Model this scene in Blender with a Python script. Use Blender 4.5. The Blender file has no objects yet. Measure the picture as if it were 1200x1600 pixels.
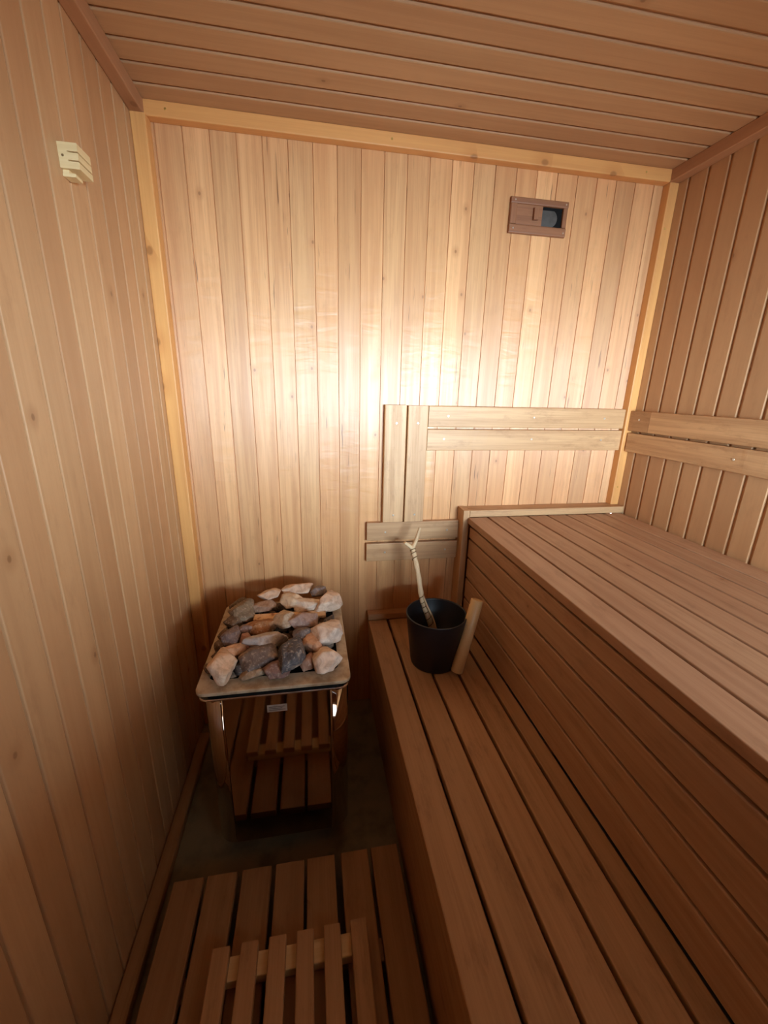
import bpy, bmesh, math, random
from mathutils import Vector, Matrix, noise

random.seed(7)
sc = bpy.context.scene
COL = sc.collection

# ------------------------------------------------------------------ camera
cam_d = bpy.data.cameras.new('camera')
cam = bpy.data.objects.new('camera', cam_d)
COL.objects.link(cam)
cam_d.sensor_fit = 'VERTICAL'
cam_d.sensor_height = 36.0
cam_d.lens = 36.0 * 641.726 / 1600.0
cam_d.clip_start = 0.01
_r = Vector((0.98489659, -0.17157456, 0.02325658))     # right
_f = Vector((0.17105088, 0.94335506, -0.28429356))     # forward
_u = Vector((0.02683833, 0.28397781, 0.95845517))      # up
CAMZ = 1.3511
M = Matrix(((_r.x, _u.x, -_f.x, 0), (_r.y, _u.y, -_f.y, 0), (_r.z, _u.z, -_f.z, CAMZ), (0, 0, 0, 1)))
cam.matrix_world = M
sc.camera = cam

# ------------------------------------------------------------------ light
sc.view_settings.view_transform = 'Standard'
sc.view_settings.look = 'None'
sc.view_settings.gamma = 1.0
sc.view_settings.use_curve_mapping = False
sc.view_settings.exposure = 0.10

world = bpy.data.worlds.new('daylight')
sc.world = world
world.use_nodes = True
world.node_tree.nodes['Background'].inputs[0].default_value = (0.80, 0.90, 1.0, 1)
world.node_tree.nodes['Background'].inputs[1].default_value = 4.8

# window in the wall behind the camera
FRONT = -0.62
WX0, WX1, WZ0, WZ1 = 0.42, 1.26, 1.00, 1.58


def area(name, loc, rot, sx, sy, power, color):
    d = bpy.data.lights.new(name, 'AREA')
    d.shape = 'RECTANGLE'
    d.size = sx
    d.size_y = sy
    d.energy = power
    d.color = color
    o = bpy.data.objects.new(name, d)
    o.location = loc
    o.rotation_euler = rot
    COL.objects.link(o)
    return o


# bright daylight some way outside the window, then an added fill lamp
area('window_daylight', (1.40, -2.3, 1.22), (math.pi / 2, 0, 0.15), 1.7, 0.75, 490.0, (0.64, 0.83, 1.0))
area('right_wall_fill', (-0.45, -2.3, 1.30), (math.pi / 2, 0, -0.2), 1.6, 0.75, 330.0, (0.64, 0.83, 1.0))  # added fill, brightens the right wall through the window

# ------------------------------------------------------------------ materials


def lin(r, g, b):
    def f(c):
        c /= 255.0
        return c / 12.92 if c <= 0.04045 else ((c + 0.055) / 1.055) ** 2.4
    return (f(r), f(g), f(b), 1.0)


class NT:
    def __init__(self, name):
        self.m = bpy.data.materials.new(name)
        self.m.use_nodes = True
        self.t = self.m.node_tree
        self.t.nodes.clear()
        self.out = self.n('ShaderNodeOutputMaterial')

    def n(self, typ, **kw):
        nd = self.t.nodes.new(typ)
        for k, v in kw.items():
            setattr(nd, k, v)
        return nd

    def l(self, a, b):
        self.t.links.new(a, b)

    def math(self, op, a, b=None, c=None, clamp=False):
        nd = self.n('ShaderNodeMath', operation=op, use_clamp=clamp)
        for i, v in enumerate((a, b, c)):
            if v is None:
                continue
            if isinstance(v, (int, float)):
                nd.inputs[i].default_value = v
            else:
                self.l(v, nd.inputs[i])
        return nd.outputs[0]

    def comb(self, x, y, z):
        nd = self.n('ShaderNodeCombineXYZ')
        for i, v in enumerate((x, y, z)):
            if isinstance(v, (int, float)):
                nd.inputs[i].default_value = v
            else:
                self.l(v, nd.inputs[i])
        return nd.outputs[0]

    def noise(self, vec, scale=1.0, detail=4.0, rough=0.55, dist=0.0):
        nd = self.n('ShaderNodeTexNoise')
        nd.inputs['Scale'].default_value = scale
        nd.inputs['Detail'].default_value = detail
        nd.inputs['Roughness'].default_value = rough
        nd.inputs['Distortion'].default_value = dist
        self.l(vec, nd.inputs['Vector'])
        return nd.outputs['Fac']

    def ramp(self, v, lo, hi, a=0.0, b=1.0):
        nd = self.n('ShaderNodeMapRange')
        nd.interpolation_type = 'SMOOTHSTEP'
        nd.inputs['From Min'].default_value = lo
        nd.inputs['From Max'].default_value = hi
        nd.inputs['To Min'].default_value = a
        nd.inputs['To Max'].default_value = b
        self.l(v, nd.inputs['Value'])
        return nd.outputs['Result']

    def mix(self, fac, a, b, mode='MIX'):
        nd = self.n('ShaderNodeMix', data_type='RGBA', blend_type=mode)
        if isinstance(fac, (int, float)):
            nd.inputs[0].default_value = fac
        else:
            self.l(fac, nd.inputs[0])
        for i, v in ((6, a), (7, b)):
            if isinstance(v, tuple):
                nd.inputs[i].default_value = v
            else:
                self.l(v, nd.inputs[i])
        return nd.outputs[2]

    def bsdf(self, color, rough=0.5, spec=0.5, metal=0.0, normal=None):
        b = self.n('ShaderNodeBsdfPrincipled')
        for key, v in (('Base Color', color), ('Roughness', rough), ('Specular IOR Level', spec), ('Metallic', metal)):
            if isinstance(v, (tuple, int, float)):
                b.inputs[key].default_value = v
            else:
                self.l(v, b.inputs[key])
        if normal is not None:
            self.l(normal, b.inputs['Normal'])
        self.l(b.outputs[0], self.out.inputs[0])
        return b

    def bump(self, h, strength, dist):
        nd = self.n('ShaderNodeBump')
        nd.inputs['Strength'].default_value = strength
        nd.inputs['Distance'].default_value = dist
        self.l(h, nd.inputs['Height'])
        return nd.outputs[0]


def wood(name, light, dark, rough=0.5, spec=0.45, vary=0.25, hue=0.35, tint=(150, 95, 62), knots=0.0, figure=0.0,
         grain=0.5, wear=0.0, wear_col=(90, 55, 32), bump=0.25, wavy=0.0, aniso=0.0, streaks=0.0, knot_size=1.0):
    """Planks: UV u runs along the board in metres, v across it; 'rnd' is a random number per board."""
    N = NT(name)
    uv = N.n('ShaderNodeUVMap')
    uv.uv_map = 'UVMap'
    sep = N.n('ShaderNodeSeparateXYZ')
    N.l(uv.outputs[0], sep.inputs[0])
    u, v = sep.outputs[0], sep.outputs[1]
    at = N.n('ShaderNodeAttribute')
    at.attribute_name = 'rnd'
    r = at.outputs['Fac']
    rz = N.math('MULTIPLY', r, 61.0)
    r2 = N.math('FRACT', N.math('MULTIPLY', r, 17.31))
    fine = N.noise(N.comb(N.math('MULTIPLY', u, 5.0), N.math('MULTIPLY', v, 260.0), rz), 1.0, 5.0, 0.6)
    mid = N.noise(N.comb(N.math('MULTIPLY', u, 1.6), N.math('MULTIPLY', v, 45.0), rz), 1.0, 4.0, 0.55, 0.6)
    broad = N.noise(N.comb(N.math('MULTIPLY', u, 1.3), N.math('MULTIPLY', v, 7.0), rz), 1.0, 3.0, 0.5)
    g = N.math('ADD', N.math('MULTIPLY', fine, 0.35), N.math('MULTIPLY', mid, 0.65))
    g = N.ramp(g, 0.36, 0.66)
    col = N.mix(N.math('MULTIPLY', g, grain), lin(*light), lin(*dark))
    # board to board tone
    col = N.mix(N.math('MULTIPLY', r2, hue), col, lin(*tint))
    col = N.mix(N.ramp(broad, 0.45, 0.75, 0.0, 0.35), col, lin(*dark))
    hsv = N.n('ShaderNodeHueSaturation')
    N.l(col, hsv.inputs['Color'])
    N.l(N.math('ADD', N.math('MULTIPLY', r, vary), 1.0 - vary * 0.5), hsv.inputs['Value'])
    col = hsv.outputs[0]
    if wear > 0:
        w1 = N.noise(N.comb(N.math('MULTIPLY', u, 9.0), N.math('MULTIPLY', v, 26.0), rz), 1.0, 6.0, 0.7)
        col = N.mix(N.ramp(w1, 0.5, 0.78, 0.0, wear), col, lin(*wear_col))
    if knots > 0:
        vor = N.n('ShaderNodeTexVoronoi')
        vor.voronoi_dimensions = '2D'
        vor.inputs['Scale'].default_value = 1.0
        N.l(N.comb(N.math('ADD', N.math('MULTIPLY', u, 8.0), rz), N.math('ADD', N.math('MULTIPLY', v, 11.0), rz), 0.0), vor.inputs['Vector'])
        k = N.ramp(vor.outputs['Distance'], 0.06 * knot_size, 0.13 * knot_size, 1.0, 0.0)
        sel = N.n('ShaderNodeSeparateColor')
        N.l(vor.outputs['Color'], sel.inputs[0])
        k = N.math('MULTIPLY', k, N.math('GREATER_THAN', sel.outputs[0], 1.0 - knots))
        col = N.mix(N.math('MULTIPLY', k, 0.85), col, lin(96, 56, 30))
        halo = N.math('MULTIPLY', N.ramp(vor.outputs['Distance'], 0.1 * knot_size, 0.5 * knot_size, 0.55, 0.0),
                      N.math('GREATER_THAN', sel.outputs[0], 1.0 - knots))
        col = N.mix(halo, col, lin(*dark))
    if streaks > 0:
        # short dark resin streaks along the grain
        s1 = N.noise(N.comb(N.math('MULTIPLY', u, 7.0), N.math('MULTIPLY', v, 150.0), N.math('ADD', rz, 9.0)), 1.0, 2.0, 0.5)
        s2 = N.noise(N.comb(N.math('MULTIPLY', u, 3.0), N.math('MULTIPLY', v, 20.0), N.math('ADD', rz, 5.0)), 1.0, 2.0, 0.5)
        sk = N.math('MULTIPLY', N.ramp(s1, 0.66, 0.74), N.ramp(s2, 0.5, 0.62))
        col = N.mix(N.math('MULTIPLY', sk, streaks), col, lin(112, 68, 40))
    h = N.math('ADD', N.math('MULTIPLY', fine, 0.6), N.math('MULTIPLY', mid, 0.5))
    nrm = N.bump(h, bump, 0.0012)
    if figure > 0:
        # curly figure: ripples across the grain, only on some boards and patches
        fg = N.noise(N.comb(N.math('MULTIPLY', u, 26.0), N.math('MULTIPLY', v, 7.0), rz), 1.0, 3.0, 0.5, 0.5)
        msk = N.ramp(N.noise(N.comb(N.math('MULTIPLY', u, 1.9), N.math('MULTIPLY', v, 3.0), rz), 1.0, 2.0), 0.42, 0.62)
        nd = N.n('ShaderNodeBump')
        nd.inputs['Strength'].default_value = figure
        nd.inputs['Distance'].default_value = 0.004
        N.l(N.math('MULTIPLY', fg, msk), nd.inputs['Height'])
        N.l(nrm, nd.inputs['Normal'])
        nrm = nd.outputs[0]
    if wavy > 0:
        wv = N.noise(N.comb(N.math('MULTIPLY', u, 2.6), N.math('MULTIPLY', v, 11.0), rz), 1.0, 1.0)
        nd = N.n('ShaderNodeBump')
        nd.inputs['Strength'].default_value = wavy
        nd.inputs['Distance'].default_value = 0.02
        N.l(wv, nd.inputs['Height'])
        N.l(nrm, nd.inputs['Normal'])
        nrm = nd.outputs[0]
    ro = N.math('ADD', N.math('MULTIPLY', mid, 0.2), rough - 0.1)
    b = N.bsdf(col, ro, spec, 0.0, nrm)
    if aniso:
        tg = N.n('ShaderNodeTangent')
        tg.direction_type = 'UV_MAP'
        tg.uv_map = 'UVMap'
        N.l(tg.outputs[0], b.inputs['Tangent'])
        b.inputs['Anisotropic'].default_value = aniso
        b.inputs['Anisotropic Rotation'].default_value = 0.25
    return N.m


def plain(name, col, rough=0.5, spec=0.5, metal=0.0, var=0.15, nscale=40.0, bump=0.0, dark=None, lo=0.4, hi=0.7):
    N = NT(name)
    tc = N.n('ShaderNodeTexCoord')
    nz = N.noise(tc.outputs['Object'], nscale, 5.0, 0.6)
    d = dark or tuple(max(0, c * (1 - var)) for c in col)
    c = N.mix(N.ramp(nz, lo, hi), lin(*col), lin(*d))
    N.bsdf(c, rough, spec, metal, N.bump(nz, bump, 0.002) if bump else None)
    return N.m


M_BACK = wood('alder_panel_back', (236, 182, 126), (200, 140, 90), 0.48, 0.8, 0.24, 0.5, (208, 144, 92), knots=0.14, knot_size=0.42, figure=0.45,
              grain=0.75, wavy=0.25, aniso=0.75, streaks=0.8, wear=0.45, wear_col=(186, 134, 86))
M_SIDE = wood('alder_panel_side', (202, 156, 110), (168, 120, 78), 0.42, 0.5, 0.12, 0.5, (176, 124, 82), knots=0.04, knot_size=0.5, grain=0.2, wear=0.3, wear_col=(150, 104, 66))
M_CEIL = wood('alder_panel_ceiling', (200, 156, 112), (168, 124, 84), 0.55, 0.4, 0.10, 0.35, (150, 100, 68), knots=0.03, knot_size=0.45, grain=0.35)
M_PINE = wood('pine_trim', (234, 172, 102), (206, 138, 76), 0.5, 0.4, 0.1, 0.3, (216, 146, 82), knots=0.22, grain=0.5)
M_TRIMDARK = wood('stained_trim', (190, 138, 98), (160, 110, 74), 0.55, 0.4, 0.1, 0.3, (166, 114, 78), knots=0.06, grain=0.4)
M_BENCH = wood('bench_slat', (198, 156, 120), (166, 120, 86), 0.48, 0.5, 0.14, 0.35, (170, 122, 92), knots=0.03, knot_size=0.45, grain=0.6, wear=0.45,
               wear_col=(124, 84, 58))
M_LOWER = wood('lower_bench_slat', (190, 144, 100), (156, 112, 72), 0.55, 0.35, 0.12, 0.35, (162, 114, 76), knots=0.03, knot_size=0.45, grain=0.6, wear=0.5,
               wear_col=(108, 70, 44))
M_BOARD = wood('backrest_board', (212, 168, 120), (170, 124, 82), 0.5, 0.4, 0.16, 0.3, (186, 138, 94), knots=0.03, knot_size=0.45, grain=0.7, figure=0.4,
               wear=0.5, wear_col=(140, 96, 60))
M_DUCK = wood('duckboard_slat', (172, 128, 84), (136, 96, 60), 0.6, 0.35, 0.14, 0.35, (140, 90, 56), knots=0.03, knot_size=0.45, grain=0.5, wear=0.3,
              wear_col=(92, 58, 34))
M_PALE = wood('pale_spruce', (238, 212, 160), (216, 182, 124), 0.55, 0.4, 0.05, 0.1, (220, 186, 130), grain=0.5)
M_STICK = wood('varnished_beech', (232, 194, 136), (210, 164, 104), 0.4, 0.5, 0.05, 0.1, (206, 158, 96), grain=0.5)
M_TWIG = wood('peeled_twig', (232, 204, 162), (192, 150, 104), 0.55, 0.4, 0.1, 0.2, (210, 170, 120), grain=0.7, wear=0.35,
              wear_col=(120, 78, 44))
M_VENT = wood('redwood_vent', (158, 106, 72), (118, 74, 48), 0.45, 0.45, 0.1, 0.2, (138, 88, 58), grain=0.6, wear=0.3, wear_col=(90, 54, 36))
M_FLOOR = plain('floor_concrete', (128, 114, 86), 0.6, 0.4, 0, 0.2, 9.0, 0.2, (98, 88, 66))
M_BLACK = plain('black_bucket_plastic', (24, 23, 26), 0.42, 0.5, 0, 0.3, 30.0, 0.0)
M_STEEL = plain('polished_steel', (190, 176, 160), 0.05, 0.5, 1.0, 0.1, 6.0)
M_STEELEDGE = plain('steel_edge_highlight_paint', (215, 210, 205), 0.25, 0.5, 1.0, 0.1, 30.0)  # lighter steel, with the edge highlight put into its colour
M_RIM = plain('dusty_steel_rim', (200, 176, 144), 0.6, 0.4, 0.15, 0.2, 26.0, 0.05, (164, 134, 102))
M_FRONT = wood('dark_panel_front', (96, 66, 46), (70, 46, 30), 0.6, 0.3)  # unseen wall, made dark to cut bounce light near the floor
M_DARK = plain('black_parts_and_shade', (14, 13, 12), 0.8, 0.2)  # black parts, also painted shade in rim gap, basin and vent
M_SCREW = plain('screw_head', (232, 220, 200), 0.3, 0.5, 0.7)
M_BRASS = plain('brass_nail', (214, 176, 96), 0.35, 0.5, 0.7)
M_LABEL = plain('rating_plate', (196, 184, 172), 0.4, 0.5, 0.2)
M_INK = plain('plate_print', (120, 108, 98), 0.5, 0.3)
M_CORD = plain('jute_cord', (128, 96, 62), 0.8, 0.2, 0, 0.3, 200.0)
M_BAR = plain('heated_cross_bar', (232, 190, 142), 0.6, 0.3, 0.0, 0.2, 22.0, 0.0, (168, 104, 64), 0.5, 0.62)
M_DUCT = plain('grey_duct', (86, 82, 76), 0.5, 0.4, 0.2)


def glass_mat():
    N = NT('window_glass')
    tr = N.n('ShaderNodeBsdfTransparent')
    gl = N.n('ShaderNodeBsdfGlossy')
    gl.inputs['Roughness'].default_value = 0.02
    mx = N.n('ShaderNodeMixShader')
    mx.inputs[0].default_value = 0.06
    N.l(tr.outputs[0], mx.inputs[1])
    N.l(gl.outputs[0], mx.inputs[2])
    N.l(mx.outputs[0], N.out.inputs[0])
    return N.m


M_GLASS = glass_mat()


def stone_mat():
    N = NT('sauna_stone')
    oi = N.n('ShaderNodeObjectInfo')
    tc = N.n('ShaderNodeTexCoord')
    n1 = N.noise(tc.outputs['Object'], 26.0, 6.0, 0.65, 0.6)
    n2 = N.noise(tc.outputs['Object'], 120.0, 4.0, 0.6)
    n3 = N.noise(tc.outputs['Object'], 13.0, 3.0, 0.5, 1.5)
    c = N.mix(N.ramp(n1, 0.40, 0.64, 0.0, 0.45), oi.outputs['Color'], lin(150, 122, 104), 'MULTIPLY')
    c = N.mix(N.ramp(n3, 0.52, 0.66, 0.0, 0.35), c, lin(214, 174, 138))
    c = N.mix(N.ramp(n2, 0.5, 0.75, 0.0, 0.40), c, lin(230, 208, 186))
    hh = N.math('ADD', N.math('MULTIPLY', n1, 1.0), N.math('MULTIPLY', n2, 0.3))
    N.bsdf(c, 0.75, 0.3, 0.0, N.bump(hh, 0.9, 0.006))
    return N.m


M_STONE = stone_mat()

# ------------------------------------------------------------------ mesh helpers


class MB:
    """Collects prisms, tubes and lathes; build() links them as one mesh object."""

    def __init__(self):
        self.v, self.f, self.uv, self.rn, self.sm = [], [], [], [], []

    def prism(self, prof, axis, a0, a1, rnd=None, smooth=False, order=None):
        """prof: closed list of (p, q) in the two other axes (cyclic order), extruded along axis from a0 to a1."""
        r = random.random() if rnd is None else rnd
        i = 'xyz'.index(axis)
        j, k = [(1, 2), (0, 2), (0, 1)][i]
        b = len(self.v)
        n = len(prof)
        for a in (a0, a1):
            for p, q in prof:
                w = [0, 0, 0]
                w[i], w[j], w[k] = a, p, q
                self.v.append(tuple(w))
        cum = [0.0]
        for s in range(n):
            p, q = prof[s], prof[(s + 1) % n]
            cum.append(cum[-1] + math.hypot(q[0] - p[0], q[1] - p[1]))
        for s in range(n):
            t = (s + 1) % n
            self.f.append((b + s, b + t, b + n + t, b + n + s))
            self.uv.append(((a0, cum[s]), (a0, cum[s + 1]), (a1, cum[s + 1]), (a1, cum[s])))
            self.rn.append(r)
            self.sm.append(smooth)
        for off in (0, n):
            self.f.append(tuple(b + off + s for s in range(n)))
            self.uv.append(tuple((prof[s][0] * 0.3, prof[s][1]) for s in range(n)))
            self.rn.append(r)
            self.sm.append(False)

    def board(self, axis, a, p, q, r=0.003, seg=2, rnd=None):
        """A box with rounded long edges: a along the grain axis, p and q the ranges of the two other axes."""
        prof = []
        r = min(r, (p[1] - p[0]) * 0.45, (q[1] - q[0]) * 0.45)
        for cx, cy, a0 in ((p[1] - r, q[1] - r, 0), (p[0] + r, q[1] - r, 90), (p[0] + r, q[0] + r, 180), (p[1] - r, q[0] + r, 270)):
            for s in range(seg + 1):
                t = math.radians(a0 + 90.0 * s / seg)
                prof.append((cx + r * math.cos(t), cy + r * math.sin(t)))
        self.prism(prof, axis, a[0], a[1], rnd)

    def box(self, x, y, z, axis='x', rnd=None):
        i = 'xyz'.index(axis)
        rg = [x, y, z]
        p, q = [rg[j] for j in range(3) if j != i]
        self.prism([(p[0], q[0]), (p[1], q[0]), (p[1], q[1]), (p[0], q[1])], axis, rg[i][0], rg[i][1], rnd)

    def tube(self, pts, rad, n=12, rnd=None, cap=True):
        r0 = random.random() if rnd is None else rnd
        pts = [Vector(p) for p in pts]
        if not isinstance(rad, (list, tuple)):
            rad = [rad] * len(pts)
        b = len(self.v)
        t0 = (pts[1] - pts[0]).normalized()
        ref = t0.orthogonal().normalized()
        L = 0.0
        us = []
        for i, p in enumerate(pts):
            t = (pts[min(i + 1, len(pts) - 1)] - pts[max(i - 1, 0)]).normalized()
            ref = (ref - t * ref.dot(t)).normalized()
            bi = t.cross(ref)
            if i:
                L += (p - pts[i - 1]).length
            us.append(L)
            for s in range(n):
                a = 2 * math.pi * s / n
                self.v.append(tuple(p + (ref * math.cos(a) + bi * math.sin(a)) * rad[i]))
        for i in range(len(pts) - 1):
            for s in range(n):
                t = (s + 1) % n
                self.f.append((b + i * n + s, b + i * n + t, b + (i + 1) * n + t, b + (i + 1) * n + s))
                c = 2 * math.pi * rad[i] / n
                self.uv.append(((us[i], s * c), (us[i], (s + 1) * c), (us[i + 1], (s + 1) * c), (us[i + 1], s * c)))
                self.rn.append(r0)
                self.sm.append(True)
        if cap:
            for off in (0, (len(pts) - 1) * n):
                self.f.append(tuple(b + off + s for s in range(n)))
                self.uv.append(tuple((0.02 * math.cos(s), 0.02 * math.sin(s)) for s in range(n)))
                self.rn.append(r0)
                self.sm.append(False)

    def lathe(self, prof, c, n=64):
        """prof: list of (radius, z); closed on the axis where radius is 0."""
        b = len(self.v)
        for r, z in prof:
            for s in range(n):
                a = 2 * math.pi * s / n
                self.v.append((c[0] + max(r, 1e-5) * math.cos(a), c[1] + max(r, 1e-5) * math.sin(a), c[2] + z))
        for i in range(len(prof) - 1):
            for s in range(n):
                t = (s + 1) % n
                self.f.append((b + i * n + s, b + i * n + t, b + (i + 1) * n + t, b + (i + 1) * n + s))
                self.uv.append(((s / n, i), ((s + 1) / n, i), ((s + 1) / n, i + 1), (s / n, i + 1)))
                self.rn.append(0.5)
                self.sm.append(True)

    def build(self, name, mat, parent=None, origin=None, smooth_angle=None):
        org = Vector(origin) if origin is not None else Vector((0, 0, 0))
        base = Vector(parent['_org']) if parent is not None else Vector((0, 0, 0))
        loc = org if origin is not None else base
        me = bpy.data.meshes.new(name)
        me.from_pydata([tuple(Vector(p) - loc) for p in self.v], [], self.f)
        uvl = me.uv_layers.new(name='UVMap')
        k = 0
        for poly, uvs in zip(me.polygons, self.uv):
            for q in uvs:
                uvl.data[k].uv = q
                k += 1
        at = me.attributes.new('rnd', 'FLOAT', 'FACE')
        at.data.foreach_set('value', self.rn)
        me.polygons.foreach_set('use_smooth', self.sm)
        bm = bmesh.new()
        bm.from_mesh(me)
        bmesh.ops.recalc_face_normals(bm, faces=bm.faces)
        bm.to_mesh(me)
        bm.free()
        me.materials.append(mat)
        o = bpy.data.objects.new(name, me)
        COL.objects.link(o)
        if parent is not None:
            o.parent = parent
            o.location = loc - base
        else:
            o.location = loc
        o['_org'] = tuple(loc)
        return o


def thing(name, label, cat, loc, group=None):
    o = bpy.data.objects.new(name, None)
    o.empty_display_size = 0.05
    COL.objects.link(o)
    o.location = loc
    o['_org'] = tuple(loc)
    tag(o, label, cat, group)
    return o


def tag(o, label, cat, group=None, kind=None):
    o['label'] = label
    o['category'] = cat
    if group:
        o['group'] = group
    if kind:
        o['kind'] = kind


def struct(o, label=None, cat=None):
    o['kind'] = 'structure'
    if label:
        o['label'] = label
        o['category'] = cat
    return o


def disc(c, normal, r, t=0.0015, n=14):
    """A small flat round head standing on a surface."""
    mb = MB()
    c = Vector(c)
    nv = Vector(normal)
    mb.tube([c - nv * 0.001, c + nv * t * 0.5, c + nv * t], [r, r, r * 0.75], n)
    return mb


# ------------------------------------------------------------------ room shell
XL, XR, YB, ZC = -0.4663, 1.2969, 1.54, 2.1083
PIT = 0.0748
G = 0.006      # depth of the grooves between wall panels


def panel_wall(name, axis, across, start, end, first, lo, hi, face, out, gap, r, mat, label, groove=G):
    """Tongue and groove boards along `axis`, laid side by side along `across` from start to end."""
    mb = MB()
    d = 'xyz'.index(out[1])
    sgn = 1 if out[0] == '+' else -1
    back = sorted((face - sgn * groove, face - sgn * 0.06))
    front = sorted((face - sgn * (groove + 0.004), face))
    rng = {axis: (lo, hi), across: (start, end), out[1]: back}
    mb.box(rng['x'], rng['y'], rng['z'], axis, 0.5)
    c = first
    while c < end - 1e-4:
        c0, c1 = max(c, start), min(c + PIT, end)
        if c1 - c0 > 0.012:
            rr = {axis: (lo, hi), across: (c0 + gap / 2, c1 - gap / 2), out[1]: front}
            pq = [rr[k] for k in 'xyz' if k != axis]
            mb.board(axis, (lo, hi), pq[0], pq[1], r, 3)
        c += PIT
    o = mb.build(name, mat)
    return struct(o, label, 'wall' if name.startswith('wall') else 'ceiling')


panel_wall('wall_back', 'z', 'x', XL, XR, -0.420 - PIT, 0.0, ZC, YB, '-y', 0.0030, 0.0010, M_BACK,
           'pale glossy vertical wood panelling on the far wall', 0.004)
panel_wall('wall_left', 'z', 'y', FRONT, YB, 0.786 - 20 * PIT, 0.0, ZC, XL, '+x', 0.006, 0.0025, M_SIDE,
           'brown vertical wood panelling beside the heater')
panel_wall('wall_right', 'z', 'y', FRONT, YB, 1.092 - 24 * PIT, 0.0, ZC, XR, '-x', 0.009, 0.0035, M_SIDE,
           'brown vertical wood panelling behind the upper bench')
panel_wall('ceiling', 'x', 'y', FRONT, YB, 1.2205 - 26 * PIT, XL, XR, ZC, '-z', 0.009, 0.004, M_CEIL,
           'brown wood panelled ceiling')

mb = MB()
mb.box((XL - 0.06, XR + 0.06), (FRONT - 0.06, YB + 0.06), (-0.08, 0.0))
struct(mb.build('floor', M_FLOOR), 'dark grey concrete floor under the duckboard', 'floor')

# wall behind the camera, with its window
mb = MB()
for xx, zz in (((XL - 0.06, WX0), (0, ZC)), ((WX1, XR + 0.06), (0, ZC)), ((WX0, WX1), (0, WZ0)), ((WX0, WX1), (WZ1, ZC))):
    mb.box(xx, (FRONT - 0.06, FRONT), zz, 'z')
struct(mb.build('wall_front', M_FRONT), 'wood wall behind the camera', 'wall')
mb = MB()
for xx, zz, ax in (((WX0, WX0 + 0.04), (WZ0, WZ1), 'z'), ((WX1 - 0.04, WX1), (WZ0, WZ1), 'z'),
                   ((WX0 + 0.04, WX1 - 0.04), (WZ0, WZ0 + 0.04), 'x'), ((WX0 + 0.04, WX1 - 0.04), (WZ1 - 0.04, WZ1), 'x')):
    mb.box(xx, (FRONT - 0.05, FRONT - 0.005), zz, ax)
win = struct(mb.build('window_1', M_TRIMDARK), 'wood framed window behind the camera', 'window')
mb = MB()
mb.box((WX0 + 0.035, WX1 - 0.035), (FRONT - 0.03, FRONT - 0.025), (WZ0 + 0.035, WZ1 - 0.035))
mb.build('pane', M_GLASS, win)

# trims in the corners
TR = 0.0385


def trim(name, mat, axis, x, y, z, label):
    mb = MB()
    rg = [x, y, z]
    i = 'xyz'.index(axis)
    pq = [rg[j] for j in range(3) if j != i]
    mb.board(axis, rg[i], pq[0], pq[1], 0.003, 2)
    return struct(mb.build(name, mat), label, 'trim')


trim('trim_1', M_TRIMDARK, 'y', (XL, XL + 0.0345), (FRONT, YB), (ZC - 0.0396, ZC), 'brown ceiling strip along the left wall')
trim('trim_2', M_PINE, 'x', (XL + 0.0345, XR - TR), (YB - 0.0334, YB), (ZC - TR, ZC), 'orange pine ceiling strip along the back wall')
trim('trim_3', M_TRIMDARK, 'y', (XR - TR, XR), (FRONT, YB), (ZC - TR, ZC), 'brown ceiling strip along the right wall')
t4 = trim('trim_4', M_PINE, 'z', (XL, XL + 0.040), (YB - 0.0475, YB), (0.0, ZC - 0.0396), 'orange pine corner strip in the left back corner')
t5 = trim('trim_5', M_PINE, 'z', (XR - 0.036, XR), (YB - 0.0334, YB), (0.904, ZC - TR), 'yellow pine corner strip in the right back corner')
mb = MB()
mb.board('y', (FRONT, 1.41), (XL + 0.002, XL + 0.040), (0.0, 0.032), 0.006, 2)
struct(mb.build('baseboard_left', M_DUCK), 'wood strip on the floor along the left wall', 'baseboard')

# ------------------------------------------------------------------ upper bench
BF = FRONT + 0.012    # front end of benches
ub = thing('upper_bench', 'tall slatted wood bench along the right wall, the higher of the two', 'bench', (0.95, 0.45, 0.43))
mb = MB()
pit = (XR - 0.0015 - 0.6057) / 8
for i in range(8):
    mb.board('y', (BF, 1.469), (0.6057 + i * pit, 0.6057 + (i + 1) * pit - 0.008), (0.851, 0.875), 0.002)
mb.build('seat_slats', M_BENCH, ub)
mb = MB()
for z0, z1 in ((0.7910, 0.836), (0.7090, 0.7838), (0.6210, 0.7008), (0.5305, 0.6130), (0.430, 0.5225)):
    mb.board('y', (BF, 1.469), (0.6165, 0.636), (z0, z1), 0.003)
mb.build('fascia_boards', M_BENCH, ub)
for y in (-0.5, 0.15, 0.8, 1.40):
    mb = MB()
    mb.board('x', (0.640, XR - 0.004), (y, y + 0.045), (0.80, 0.851), 0.002)
    mb.build('bearer', M_DUCK, ub)
    mb = MB()
    mb.board('z', (0.0, 0.80), (0.640, 0.685), (y, y + 0.045), 0.002)
    mb.build('leg', M_DUCK, ub)
mb = MB()
mb.board('x', (0.6125, XR - 0.0015), (1.4705, YB - 0.0005), (0.8755, 0.9035), 0.003)
mb.build('end_board', M_BOARD, ub)
mb = MB()
mb.board('z', (0.456, 0.9045), (0.586, 0.6122), (1.4705, YB - 0.0005), 0.003)
mb.build('end_post', M_BOARD, ub)

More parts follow.
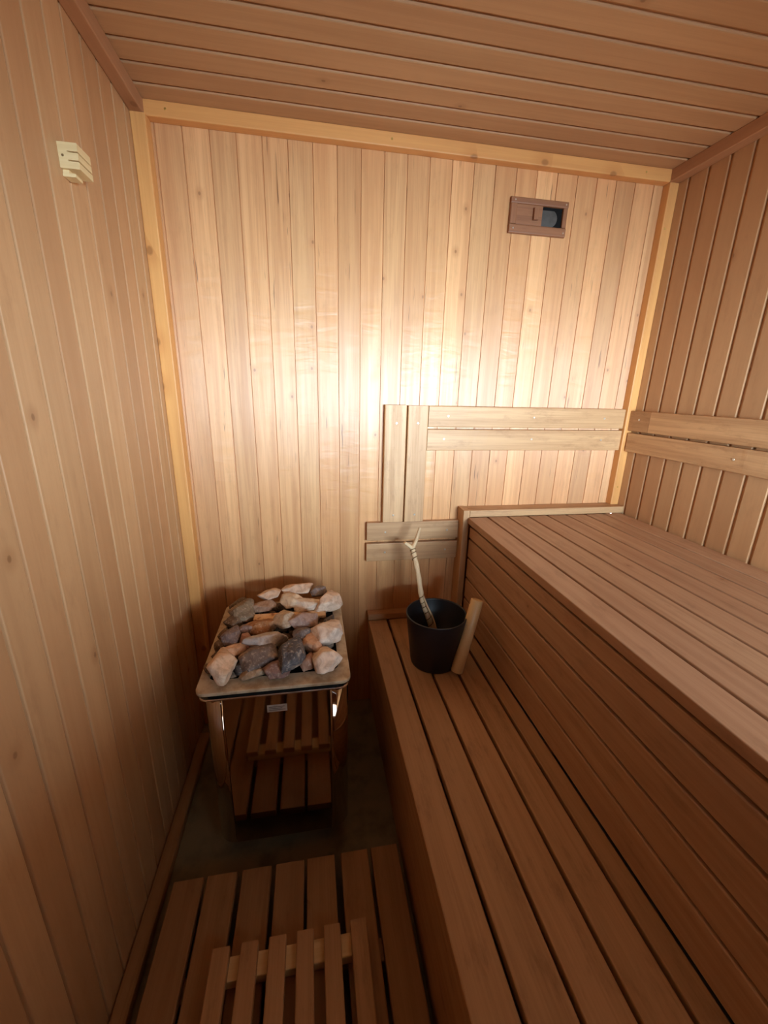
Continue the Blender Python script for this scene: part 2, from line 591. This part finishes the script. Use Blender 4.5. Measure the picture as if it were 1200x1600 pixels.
# ------------------------------------------------------------------ lower bench
lb = thing('lower_bench', 'low slatted wood bench in front of the higher one, carrying the black bucket', 'bench', (0.42, 0.45, 0.0))
mb = MB()
for x0, x1 in ((0.2175, 0.2945), (0.3040, 0.3845), (0.3935, 0.4725), (0.4815, 0.5590), (0.5680, 0.6155)):
    mb.board('y', (BF, 1.4995), (x0, x1), (0.4025, 0.4265), 0.003)
mb.build('seat_slats', M_LOWER, lb)
mb = MB()
mb.prism([(0.2195, 0.4020), (0.2395, 0.4020), (0.2560, 0.0), (0.2360, 0.0)], 'y', BF, 1.5385)
mb.build('skirt_board', M_LOWER, lb)
for y in (-0.5, 0.15, 0.8, 1.40):
    mb = MB()
    mb.board('x', (0.258, 0.636), (y, y + 0.045), (0.352, 0.4025), 0.002)
    mb.build('bearer', M_DUCK, lb)
    mb = MB()
    mb.board('z', (0.0, 0.352), (0.575, 0.620), (y, y + 0.045), 0.002)
    mb.build('leg', M_DUCK, lb)
mb = MB()
mb.board('x', (0.2170, 0.5855), (1.5000, YB - 0.0005), (0.4270, 0.4550), 0.003)
mb.build('end_board', M_LOWER, lb)

# ------------------------------------------------------------------ backrest boards on the walls
BT = 0.022


def backrest(label, boards, loc, screws, mat=M_BOARD):
    t = thing('backrest', label, 'backrest', loc, 'wood backrests on the walls')
    obs = []
    for axis, x, y, z in boards:
        mb = MB()
        rg = [x, y, z]
        i = 'xyz'.index(axis)
        pq = [rg[j] for j in range(3) if j != i]
        mb.board(axis, rg[i], pq[0], pq[1], 0.003)
        obs.append(mb.build('board', mat, t))
    for k, c, nrm in screws:
        disc(c, nrm, 0.0042).build('screw', M_SCREW, obs[k])
    return obs


YF = YB - BT - 0.0005
yb = (YF, YB - 0.0005)
N_ = (0, -1, 0)
backrest('pair of long horizontal boards on the back wall above the tall bench',
         [('x', (0.4365, 1.2600), yb, (1.2220, 1.2995)), ('x', (0.4355, 1.2600), yb, (1.1340, 1.2140))], (0.85, 1.53, 1.134),
         [(0, (0.512, YF, 1.263), N_), (0, (0.862, YF, 1.262), N_), (0, (1.17, YF, 1.262), N_),
          (1, (0.500, YF, 1.178), N_), (1, (0.862, YF, 1.178), N_), (1, (1.17, YF, 1.176), N_)])
backrest('pair of upright boards on the back wall left of the long horizontal pair',
         [('z', (0.2700, 0.3520), yb, (0.8510, 1.3000)), ('z', (0.3575, 0.4350), yb, (0.8510, 1.2990))], (0.35, 1.53, 0.851),
         [(0, (0.314, YF, 1.235), N_), (0, (0.312, YF, 0.880), N_), (1, (0.396, YF, 1.236), N_), (1, (0.398, YF, 0.880), N_)])
backrest('pair of short horizontal boards on the back wall behind the black bucket',
         [('x', (0.2090, 0.5850), yb, (0.7745, 0.8500)), ('x', (0.2080, 0.5850), yb, (0.6860, 0.7620))], (0.40, 1.53, 0.686),
         [(0, (0.282, YF, 0.810), N_), (0, (0.538, YF, 0.810), N_), (1, (0.282, YF, 0.724), N_), (1, (0.535, YF, 0.725), N_)])
xb = (XR - BT - 0.0005, XR - 0.0005)
XF = XR - BT - 0.0005
side = backrest('pair of long horizontal boards on the right wall above the upper bench',
         [('y', xb, (1.4030, 1.5050), (1.2160, 1.2950)), ('y', xb, (FRONT + 0.01, 1.4015), (1.2160, 1.2950)),
          ('y', xb, (FRONT + 0.01, 1.5000), (1.1330, 1.2080))], (1.285, 0.45, 1.133),
         [(0, (XF, 1.455, 1.262), (-1, 0, 0)), (2, (XF, 1.05, 1.172), (-1, 0, 0))])
side[0].data.materials[0] = M_LOWER
side[0]['label'] = 'darker short end piece of the upper board'

# ------------------------------------------------------------------ duckboard on the floor
DZ = 0.070
db = thing('duckboard', 'slatted wood duckboard covering the floor between the left wall and the low bench', 'duckboard', (-0.09, 0.2, 0.0))
mb = MB()
for x0 in (-0.395, -0.3085, -0.2170, -0.1275, -0.0420, 0.0530, 0.1400):
    mb.board('y', (FRONT + 0.05, 0.858 + 0.006 * x0), (x0, x0 + 0.0775), (DZ - 0.024, DZ), 0.003)
mb.build('slats', M_DUCK, db)
for y in (-0.45, 0.10, 0.62):
    mb = MB()
    mb.board('x', (-0.385, 0.208), (y, y + 0.045), (0.0, DZ - 0.024), 0.003)
    mb.build('crossbar', M_DUCK, db)

# slatted panel lying on the duckboard
SZ = 0.118
sp = thing('slatted_foot_panel', 'narrow slatted wood panel lying on the duckboard', 'foot panel', (-0.08, 0.35, DZ))
mb = MB()
for i in range(6):
    x0 = -0.2530 + i * 0.0630
    mb.board('y', (0.02, 0.669 + 0.004 * i / 6), (x0, x0 + 0.0395), (SZ - 0.022, SZ), 0.003)
mb.build('slats', M_LOWER, sp)
for y in (0.07, 0.617):
    mb = MB()
    mb.board('x', (-0.250, 0.098), (y, y + 0.044), (DZ, SZ - 0.022), 0.002)
    mb.build('crossbar', M_STICK, sp)

# ------------------------------------------------------------------ heater
HX0, HX1, HY0, HY1 = -0.297, 0.086, 0.937, 1.385
HZ0, HZT = 0.068, 0.576
ht = thing('sauna_heater', 'mirror-polished steel sauna heater filled with stones in the far left corner', 'heater', (-0.105, 1.16, 0.0))


def arc(cx, cy, r, a0, a1, n):
    return [(cx + r * math.cos(math.radians(a0 + (a1 - a0) * s / n)), cy + r * math.sin(math.radians(a0 + (a1 - a0) * s / n))) for s in range(n + 1)]


RC = 0.052
# wrap-round shell: rounded front corners, sides and back, open between the two front seams
path = [(HX0 + RC, HY0)] + arc(HX0 + RC, HY0 + RC, RC, 270, 180, 12)[1:] + [(HX0, HY1), (HX1, HY1)] + arc(HX1 - RC, HY0 + RC, RC, 0, -90, 12)
inner = [(HX1 - RC, HY0 + 0.02), (HX1 - RC + 0.02, HY0 + RC), (HX1 - 0.02, HY1 - 0.02), (HX0 + 0.02, HY1 - 0.02), (HX0 + RC - 0.02, HY0 + RC), (HX0 + RC, HY0 + 0.02)]
mb = MB()
mb.prism(path + inner, 'z', HZ0, HZT, 0.5, True)
sh = mb.build('side_casing', M_STEEL, ht)
mb = MB()
mb.board('z', (HZ0, HZT), (HX0 + RC + 0.0012, HX1 - RC - 0.0012), (HY0, HY0 + 0.006), 0.0008, 2, 0.5)
fp = mb.build('front_panel', M_STEEL, ht)
mb = MB()
mb.box((-0.1335, -0.0815), (HY0 - 0.0008, HY0), (0.5185, 0.5405))
lab = mb.build('rating_label', M_LABEL, fp)
lab['label'] = 'small pale rating plate'
mb = MB()
for k, (z, x0, x1) in enumerate(((0.5345, -0.129, -0.088), (0.5295, -0.129, -0.094), (0.5245, -0.129, -0.086))):
    mb.box((x0, x1), (HY0 - 0.0011, HY0 - 0.0008), (z - 0.0010, z + 0.0010))
mb.build('print', M_INK, lab)
mb = MB()
mb.prism([(p[0] * 0.985 - 0.0016, HY0 + (p[1] - HY0) * 0.985 + 0.003) for p in path], 'z', HZT, 0.5915, 0.5)
mb.build('rim_shadow_gap', M_DARK, ht)  # black band put in as the shadow gap under the rim
mb = MB()
mb.box((HX0 + 0.01, HX1 - 0.01), (HY0 + 0.03, HY1 - 0.01), (HZ0 + 0.002, HZ0 + 0.01))
mb.build('base_plate', M_DARK, ht)
for x in (HX0 + 0.05, HX1 - 0.05):
    for y in (HY0 + 0.07, HY1 - 0.05):
        mb = MB()
        mb.tube([(x, y, 0), (x, y, HZ0 + 0.003)], 0.016, 16)
        mb.build('foot', M_DARK, ht)
# top rim: rounded rectangle frame round the stone basin


def rrect(x0, x1, y0, y1, r, n=8):
    return (arc(x1 - r, y1 - r, r, 0, 90, n) + arc(x0 + r, y1 - r, r, 90, 180, n) + arc(x0 + r, y0 + r, r, 180, 270, n) + arc(x1 - r, y0 + r, r, 270, 360, n))


def ring(outer, innr, z0, z1):
    bm_v, bm_f = [], []
    n = len(outer)
    for (loop, z) in ((outer, z0), (outer, z1 - 0.002), ([(p[0] * 0.992 + -0.11 * 0.008, p[1] * 0.992 + 1.16 * 0.008) for p in outer], z1), (innr, z1), (innr, z0)):
        for p in loop:
            bm_v.append((p[0], p[1], z))
    for k in range(5):
        a, b = k * n, ((k + 1) % 5) * n
        for s in range(n):
            t = (s + 1) % n
            bm_f.append((a + s, a + t, b + t, b + s))
    m = MB()
    m.v, m.f = bm_v, bm_f
    m.uv = [((0, 0), (0, 1), (1, 1), (1, 0))] * len(bm_f)
    m.rn = [0.5] * len(bm_f)
    m.sm = [False] * len(bm_f)
    return m


RX0, RX1, RY0, RY1 = -0.3105, 0.0905, 0.9310, 1.3930
BX0, BX1, BY0, BY1 = -0.286, 0.060, 0.982, 1.368
ring(rrect(RX0, RX1, RY0, RY1, 0.026), rrect(BX0, BX1, BY0, BY1, 0.02), 0.5915, 0.600).build('top_rim', M_RIM, ht)
m = ring(rrect(RX0 + 0.005, RX1 - 0.005, RY0 + 0.004, RY1 - 0.004, 0.026), rrect(BX0, BX1, BY0, BY1, 0.02), 0.5720, 0.5765)
m.build('steel_edge_highlight', M_STEELEDGE, ht)  # bright strip added as the highlight along the casing's top edge
mb = MB()
mb.prism(rrect(BX0 - 0.002, BX1 + 0.002, BY0 - 0.002, BY1 + 0.002, 0.02), 'z', 0.5770, 0.5850)
mb.build('stone_basin', M_DARK, ht)  # black plate, paints the shade in the gaps between stones
mb = MB()
mb.board('x', (-0.199, 0.034), (1.226, 1.264), (0.618, 0.6285), 0.002)
cb = mb.build('cross_bar', M_BAR, ht)
cb['label'] = 'heat-stained tan bar across the stones'

# ------------------------------------------------------------------ stones


def rock_mesh(name, rx, ry, rz, rot, seed, sub=4, sharp=40):
    rg = random.Random(seed)
    planes = []
    for i in range(12):
        z = 2 * (i + 0.5) / 12 - 1
        a = i * 2.39996 + rg.uniform(-0.6, 0.6)
        z = max(-1, min(1, z + rg.uniform(-0.15, 0.15)))
        s = math.sqrt(1 - z * z)
        planes.append((Vector((s * math.cos(a), s * math.sin(a), z)), rg.uniform(0.62, 1.0)))
    bm = bmesh.new()
    bmesh.ops.create_icosphere(bm, subdivisions=sub, radius=1.0)
    off = Vector((rg.uniform(0, 50), rg.uniform(0, 50), rg.uniform(0, 50)))
    for v in bm.verts:
        d = v.co.normalized()
        s = sum((max(d.dot(n), 0.0) / k) ** sharp for n, k in planes)
        r = s ** (-1.0 / sharp)
        r = min(r, 1.3)
        r *= 1 + 0.07 * noise.noise(d * 1.7 + off) + 0.045 * noise.noise(d * 5 + off) + 0.028 * noise.noise(d * 13 + off)
        v.co = d * r
    ex = [max(abs(v.co[i]) for v in bm.verts) for i in range(3)]
    R = Matrix.Rotation(rot, 3, 'Z')
    for v in bm.verts:
        v.co = R @ Vector((v.co.x / ex[0] * rx, v.co.y / ex[1] * ry, v.co.z / ex[2] * rz))
    me = bpy.data.meshes.new(name)
    bm.to_mesh(me)
    bm.free()
    for p in me.polygons:
        p.use_smooth = True
    me.materials.append(M_STONE)
    return me


PINK, TAN, LIGHT, GREY, DGREY, CHAR = (232, 204, 178), (228, 204, 172), (236, 220, 200), (184, 172, 164), (122, 110, 106), (92, 86, 86)
PURP, OLIVE, BROWN, ORAN, RED = (130, 114, 112), (140, 120, 96), (116, 94, 74), (220, 164, 120), (146, 112, 102)
STONES = [
    # x, y, z, width, apparent height, spin, colour, label
    (-0.156, 1.362, 0.646, .080, .048, 0.1, PINK, 'pinkish tan stone at the back, just left of the long flat one'),
    (-0.065, 1.385, 0.650, .112, .048, 0.12, PINK, 'long flat pink-tan stone, topmost at the back edge of the heater'),
    (0.009, 1.362, 0.646, .058, .046, -0.3, (140, 130, 130), 'blue-grey angular stone in the back right, next to the long flat back stone'),
    (0.049, 1.298, 0.640, .078, .078, -0.5, PINK, 'craggy pink stone overhanging the back right corner of the rim'),
    (-0.169, 1.300, 0.634, .076, .040, 0.0, (176, 144, 120), 'blocky tan-grey stone directly behind the left end of the cross bar'),
    (-0.084, 1.316, 0.637, .082, .058, 0.5, TAN, 'wedge-shaped tan stone behind the middle of the cross bar'),
    (-0.028, 1.290, 0.636, .100, .050, -0.2, LIGHT, 'pale domed stone behind the right end of the cross bar'),
    (-0.240, 1.275, 0.636, .082, .072, 0.0, OLIVE, 'large rounded olive-brown stone in the back left'),
    (-0.259, 1.222, 0.628, .055, .042, 0.2, BROWN, 'small dark brown stone in front of the large rounded olive one'),
    (-0.252, 1.345, 0.628, .070, .040, 0.0, (112, 94, 72), 'flat dark olive stone in the back left corner behind the rounded one'),
    (-0.100, 1.200, 0.638, .068, .062, 0.3, (198, 176, 150), 'light grey-tan stone leaning on the middle of the cross bar'),
    (-0.038, 1.190, 0.637, .090, .066, 0.35, (176, 148, 136), 'pinkish grey stone leaning on the right half of the cross bar'),
    (-0.170, 1.185, 0.625, .098, .052, 0.2, (168, 116, 74), 'orange-brown flat stone in front of the left end of the cross bar'),
    (0.047, 1.205, 0.620, .036, .040, 0.0, CHAR, 'small dark stone at the right end of the cross bar'),
    (-0.037, 1.128, 0.630, .060, .052, 0.0, DGREY, 'rounded dark grey stone behind the big charcoal slab'),
    (0.034, 1.118, 0.632, .086, .080, -0.6, (234, 212, 192), 'large pale pink stone at the right side of the rim'),
    (-0.250, 1.140, 0.628, .056, .060, 0.1, PURP, 'squarish dark purple-grey stone by the left side of the rim'),
    (-0.214, 1.172, 0.632, .044, .030, 0.3, (140, 118, 112), 'small purple-grey chip beside the squarish purple stone'),
    (-0.202, 1.108, 0.626, .046, .056, 0.5, (178, 134, 116), 'upright pinkish-brown stone left of the big flat grey stone'),
    (-0.143, 1.102, 0.632, .128, .066, 0.25, GREY, 'big flat grey stone in the middle of the heap'),
    (-0.010, 1.068, 0.628, .052, .066, 0.4, (214, 168, 134), 'orange-pink stone between the charcoal slab and the right side of the rim'),
    (-0.072, 1.033, 0.628, .074, .110, -0.35, CHAR, 'big charcoal slab in the front middle'),
    (-0.234, 1.066, 0.624, .066, .048, -0.4, (216, 172, 138), 'orange-pink oval stone behind the large tan front left stone'),
    (-0.158, 1.027, 0.624, .096, .064, 0.1, (118, 102, 94), 'wide grey-brown stone in front of the big flat grey one'),
    (-0.250, 1.004, 0.624, .080, .088, 0.35, (228, 196, 166), 'large tan-pink stone in the front left corner'),
    (-0.172, 0.986, 0.610, .072, .034, 0.2, (176, 146, 116), 'thin tan stone at the front edge, right of the front left corner stone'),
    (-0.104, 0.988, 0.614, .070, .048, 0.4, RED, 'reddish dark angular stone at the middle of the front edge'),
    (0.026, 1.000, 0.624, .084, .070, 0.2, (234, 210, 188), 'large pale stone in the front right corner'),
    (-0.024, 1.006, 0.616, .040, .040, 0.0, (168, 126, 104), 'small pink-brown stone left of the pale front right corner stone'),
    (-0.207, 1.006, 0.612, .032, .034, 0.0, CHAR, 'small charcoal stone right of the large tan front left stone'),
    (-0.006, 1.150, 0.618, .030, .030, 0.0, (116, 96, 90), 'tiny dark chip between the rounded dark grey stone and the large pale pink one'),
    (-0.281, 1.180, 0.612, .036, .040, 0.0, BROWN, 'rusty brown chip on the left rim, rearmost of its row'),
    (-0.282, 1.122, 0.611, .034, .036, 0.4, (110, 84, 62), 'rusty brown chip on the left rim beside the squarish purple stone'),
    (-0.276, 1.072, 0.610, .034, .034, 0.8, (104, 78, 58), 'rusty brown chip on the left rim beside the orange-pink oval stone'),
    (-0.289, 1.020, 0.609, .030, .034, 0.2, (112, 84, 60), 'rusty brown chip on the left rim, front one of its row'),
]
for i, (x, y, z, w, h, rot, colr, labl) in enumerate(STONES):
    rz = 0.38 * h
    zl = max(z, 0.601 + rz * 1.05)
    y -= (zl - z) * 1.6
    z = zl
    ry = min(0.055, max(0.018, 0.68 * h))
    if w < 0.045:
        ry = min(ry, w * 0.6)
    o = bpy.data.objects.new('sauna_stone', rock_mesh('sauna_stone', w * 0.575, ry * 1.24, rz * 1.05, rot, 100 + i, 4 if w > 0.045 else 3))
    o.location = (x, y, z)
    o.color = lin(*colr)
    COL.objects.link(o)
    tag(o, labl, 'stone', 'stones on the sauna heater')

# small rubble of stones filling the basin under the big ones
bmj = bmesh.new()
rg = random.Random(5)
for k in range(150):
    me = rock_mesh('rubble', rg.uniform(.014, .022), rg.uniform(.014, .022), rg.uniform(.009, .014), rg.uniform(0, 6), 900 + k, 2)
    me.transform(Matrix.Translation((rg.uniform(BX0 + .02, BX1 - .02), rg.uniform(BY0 + .02, BY1 - .02), rg.uniform(.597, .601))))
    bmj.from_mesh(me)
    bpy.data.meshes.remove(me)
me = bpy.data.meshes.new('stone_rubble')
bmj.to_mesh(me)
bmj.free()
for p in me.polygons:
    p.use_smooth = True
me.materials.append(M_STONE)
o = bpy.data.objects.new('stone_rubble', me)
o.color = lin(128, 110, 94)
COL.objects.link(o)
tag(o, 'dark rubble filling the gaps under the big heater stones', 'stones', None, 'stuff')

# ------------------------------------------------------------------ bucket
BC = (0.413, 1.212, 0.4268)
bk = thing('sauna_bucket', 'black bucket with a pale wood grip standing on the low bench', 'bucket', BC)
mb = MB()
mb.lathe([(0.0, 0.0), (0.076, 0.0), (0.0815, 0.003), (0.0835, 0.010), (0.1045, 0.186), (0.1055, 0.189), (0.1045, 0.1905), (0.1010, 0.1905),
          (0.1000, 0.186), (0.0800, 0.012), (0.0, 0.012)], BC, 72)
mb.build('bucket_body', M_BLACK, bk)


def bpt(deg, r, z):
    a = math.radians(deg)
    return Vector((BC[0] + r * math.cos(a), BC[1] + r * math.sin(a), z))


mb = MB()
A, B = bpt(-58, 0.1045, 0.4375), bpt(-16, 0.134, 0.678)
ax = (B - A).normalized()
mb.tube([A, A + ax * 0.002, A.lerp(B, 0.5), B - ax * 0.003, B], [0.0185, 0.0205, 0.021, 0.021, 0.0185], 28)
g = mb.build('grip', M_STICK, bk)
g['label'] = 'round pale wood grip slanting up the side'
for t in (0.25, 0.72):
    p = A.lerp(B, t)
    c = Vector((BC[0], BC[1], p.z))
    q = c + (p - c).normalized() * (0.0835 + (p.z - BC[2]) * 0.115)
    mb = MB()
    mb.tube([q, p], 0.005, 10)
    mb.build('grip_bolt', M_DARK, bk)

# ------------------------------------------------------------------ ladle standing in the bucket
ld = thing('sauna_ladle', 'forked peeled-twig ladle standing in the black bucket', 'ladle', (0.424, 1.285, 0.46))
pts = [(0.436, 1.270, 0.470), (0.424, 1.286, 0.510), (0.409, 1.296, 0.555), (0.394, 1.303, 0.598), (0.383, 1.306, 0.634), (0.377, 1.330, 0.690),
       (0.371, 1.358, 0.740), (0.364, 1.384, 0.782), (0.3625, 1.389, 0.792)]


def smooth_path(ps, n=6):
    ps = [Vector(p) for p in ps]
    out = []
    for i in range(len(ps) - 1):
        p0, p1, p2, p3 = ps[max(i - 1, 0)], ps[i], ps[i + 1], ps[min(i + 2, len(ps) - 1)]
        for s in range(n):
            t = s / n
            out.append(0.5 * ((2 * p1) + (p2 - p0) * t + (2 * p0 - 5 * p1 + 4 * p2 - p3) * t * t + (3 * p1 - p0 - 3 * p2 + p3) * t ** 3))
    out.append(ps[-1])
    return out


sp_ = smooth_path(pts)
n = len(sp_)
mb = MB()
mb.tube(sp_, [0.0115 - 0.002 * min(1, i / n * 1.6) + 0.0008 * math.sin(i * 1.3) for i in range(n)], 16)
mb.build('handle', M_TWIG, ld)
for name_, ps, r0, r1 in (('fork_twig', [(0.3625, 1.388, 0.788), (0.376, 1.397, 0.812), (0.386, 1.404, 0.838), (0.394, 1.410, 0.861)], 0.0085, 0.0052),
                          ('fork_twig', [(0.3625, 1.388, 0.788), (0.350, 1.384, 0.800), (0.330, 1.380, 0.816)], 0.0082, 0.0055)):
    s2 = smooth_path(ps)
    mb = MB()
    mb.tube(s2, [r0 + (r1 - r0) * i / (len(s2) - 1) for i in range(len(s2))], 12)
    mb.build(name_, M_TWIG, ld)


def coil(path, i0, i1, turns, rad, thick):
    a = []
    m_ = int(turns * 18)
    for s in range(m_ + 1):
        f = i0 + (i1 - i0) * s / m_
        i = min(int(f), len(path) - 2)
        p = path[i].lerp(path[i + 1], f - i)
        t = (path[i + 1] - path[i]).normalized()
        e1 = t.orthogonal().normalized()
        e2 = t.cross(e1)
        an = 2 * math.pi * turns * s / m_
        a.append(p + (e1 * math.cos(an) + e2 * math.sin(an)) * rad)
    k = MB()
    k.tube(a, thick, 6)
    return k


coil(sp_, n - 12, n - 5, 3.2, 0.0105, 0.0016).build('cord_binding', M_CORD, ld)
coil(sp_, 6, 25, 6.0, 0.0112, 0.0014).build('cord_winding', M_CORD, ld)
# thin bent strip beside the handle and the little bowl at the bottom
mb = MB()
mb.tube(smooth_path([(0.386, 1.300, 0.640), (0.402, 1.288, 0.600), (0.421, 1.276, 0.560), (0.434, 1.266, 0.515), (0.438, 1.264, 0.480)]), 0.0038, 8)
mb.build('bent_strip', M_TWIG, ld)
mb = MB()
mb.lathe([(0.0, -0.018), (0.018, -0.012), (0.029, 0.0), (0.034, 0.014), (0.0315, 0.014), (0.026, 0.002), (0.015, -0.009), (0.0, -0.014)], (0.434, 1.250, 0.462), 32)
bw = mb.build('bowl', M_TWIG, ld)

# ------------------------------------------------------------------ air vent on the back wall
vt = thing('air_vent', 'dark red-brown wood sliding vent high on the back wall', 'vent', (0.792, YB, 1.88))
VX0, VX1, VZ0, VZ1 = 0.687, 0.898, 1.880, 1.987
yv = (YB - 0.014, YB - 0.0005)
fr = None
for nm, x, z, ax_ in (('frame', (VX0, VX1), (VZ0, VZ0 + 0.028), 'x'), ('frame', (VX0, VX1), (VZ1 - 0.020, VZ1), 'x'),
                      ('frame', (VX0, VX0 + 0.024), (VZ0 + 0.028, VZ1 - 0.020), 'z'), ('frame', (VX1 - 0.016, VX1), (VZ0 + 0.028, VZ1 - 0.020), 'z')):
    if fr is None:
        fr = MB()
    i = 'xyz'.index(ax_)
    rg3 = [x, yv, z]
    pq = [rg3[j] for j in range(3) if j != i]
    fr.board(ax_, rg3[i], pq[0], pq[1], 0.004)
fo = fr.build('frame', M_VENT, vt)
for sx, sz in ((VX0 + 0.014, VZ0 + 0.014), (VX0 + 0.014, VZ1 - 0.010), (VX1 - 0.009, VZ0 + 0.012), (VX1 - 0.009, VZ1 - 0.010)):
    disc((sx, YB - 0.014, sz), N_, 0.0028).build('screw', M_SCREW, fo)
mb = MB()
mb.board('x', (VX0 + 0.024, 0.805), (YB - 0.0105, YB - 0.004), (VZ0 + 0.028, VZ1 - 0.020), 0.001)
sl = mb.build('slide', M_VENT, vt)
mb = MB()
mb.board('z', (VZ0 + 0.042, VZ1 - 0.030), (0.770, 0.787), (YB - 0.022, YB - 0.0105), 0.002)
mb.build('slide_grip', M_VENT, sl)
mb = MB()
mb.box((0.805, VX1 - 0.016), (YB - 0.0035, YB - 0.0006), (VZ0 + 0.028, VZ1 - 0.020))
mb.build('opening_shade_plate', M_DARK, vt)  # flat black plate painted as the shaded inside of the vent
mb = MB()
mb.prism([(0.8055, VZ0 + 0.029), (0.848, VZ0 + 0.029)] + arc(0.838, VZ0 + 0.054, 0.0265, -68, 60, 10) + [(0.8055, VZ0 + 0.077)], 'y', YB - 0.0062, YB - 0.0036)
mb.build('duct_flap', M_DUCT, vt)

# ------------------------------------------------------------------ sensor cover on the left wall
sn = thing('sensor_cover', 'small pale slotted wood sensor cover high on the left wall', 'sensor cover', (XL, 1.08, 1.74))
mb = MB()
sx1 = -0.431
for z0, z1 in ((1.7520, 1.7640), (1.7665, 1.7785), (1.7810, 1.7950)):
    mb.board('y', (1.053, 1.106), (XL + 0.0165, sx1), (z0, z1), 0.0006, 1, 0.3)
mb.box((XL + 0.0005, XL + 0.0165), (1.053, 1.106), (1.7520, 1.7950), 'y', 0.3)
bd = mb.build('slotted_block', M_PALE, sn)
disc((XL + 0.008, 1.053, 1.773), N_, 0.0022).build('nail', M_CORD, bd)
mb = MB()
mb.board('y', (1.058, 1.084), (XL + 0.0005, XL + 0.024), (1.7400, 1.7460), 0.001, 1, 0.6)
mb.box((XL + 0.0005, XL + 0.012), (1.060, 1.082), (1.7460, 1.7521), 'y', 0.6)
mb.build('bracket', M_PALE, sn)

# nails in the pine strips
for par, c, nrm in ((bpy.data.objects['trim_2'], (-0.376, YB - 0.0334, 2.09), N_), (bpy.data.objects['trim_2'], (0.27, YB - 0.0334, 2.09), N_),
                    (bpy.data.objects['trim_2'], (1.16, YB - 0.0334, 2.09), N_), (t5, (1.272, YB - 0.0334, 1.93), N_), (t5, (1.280, YB - 0.0334, 0.98), N_)):
    disc(c, nrm, 0.0032).build('nail_head', M_BRASS, par)

for o in bpy.data.objects:
    if '_org' in o.keys():
        del o['_org']
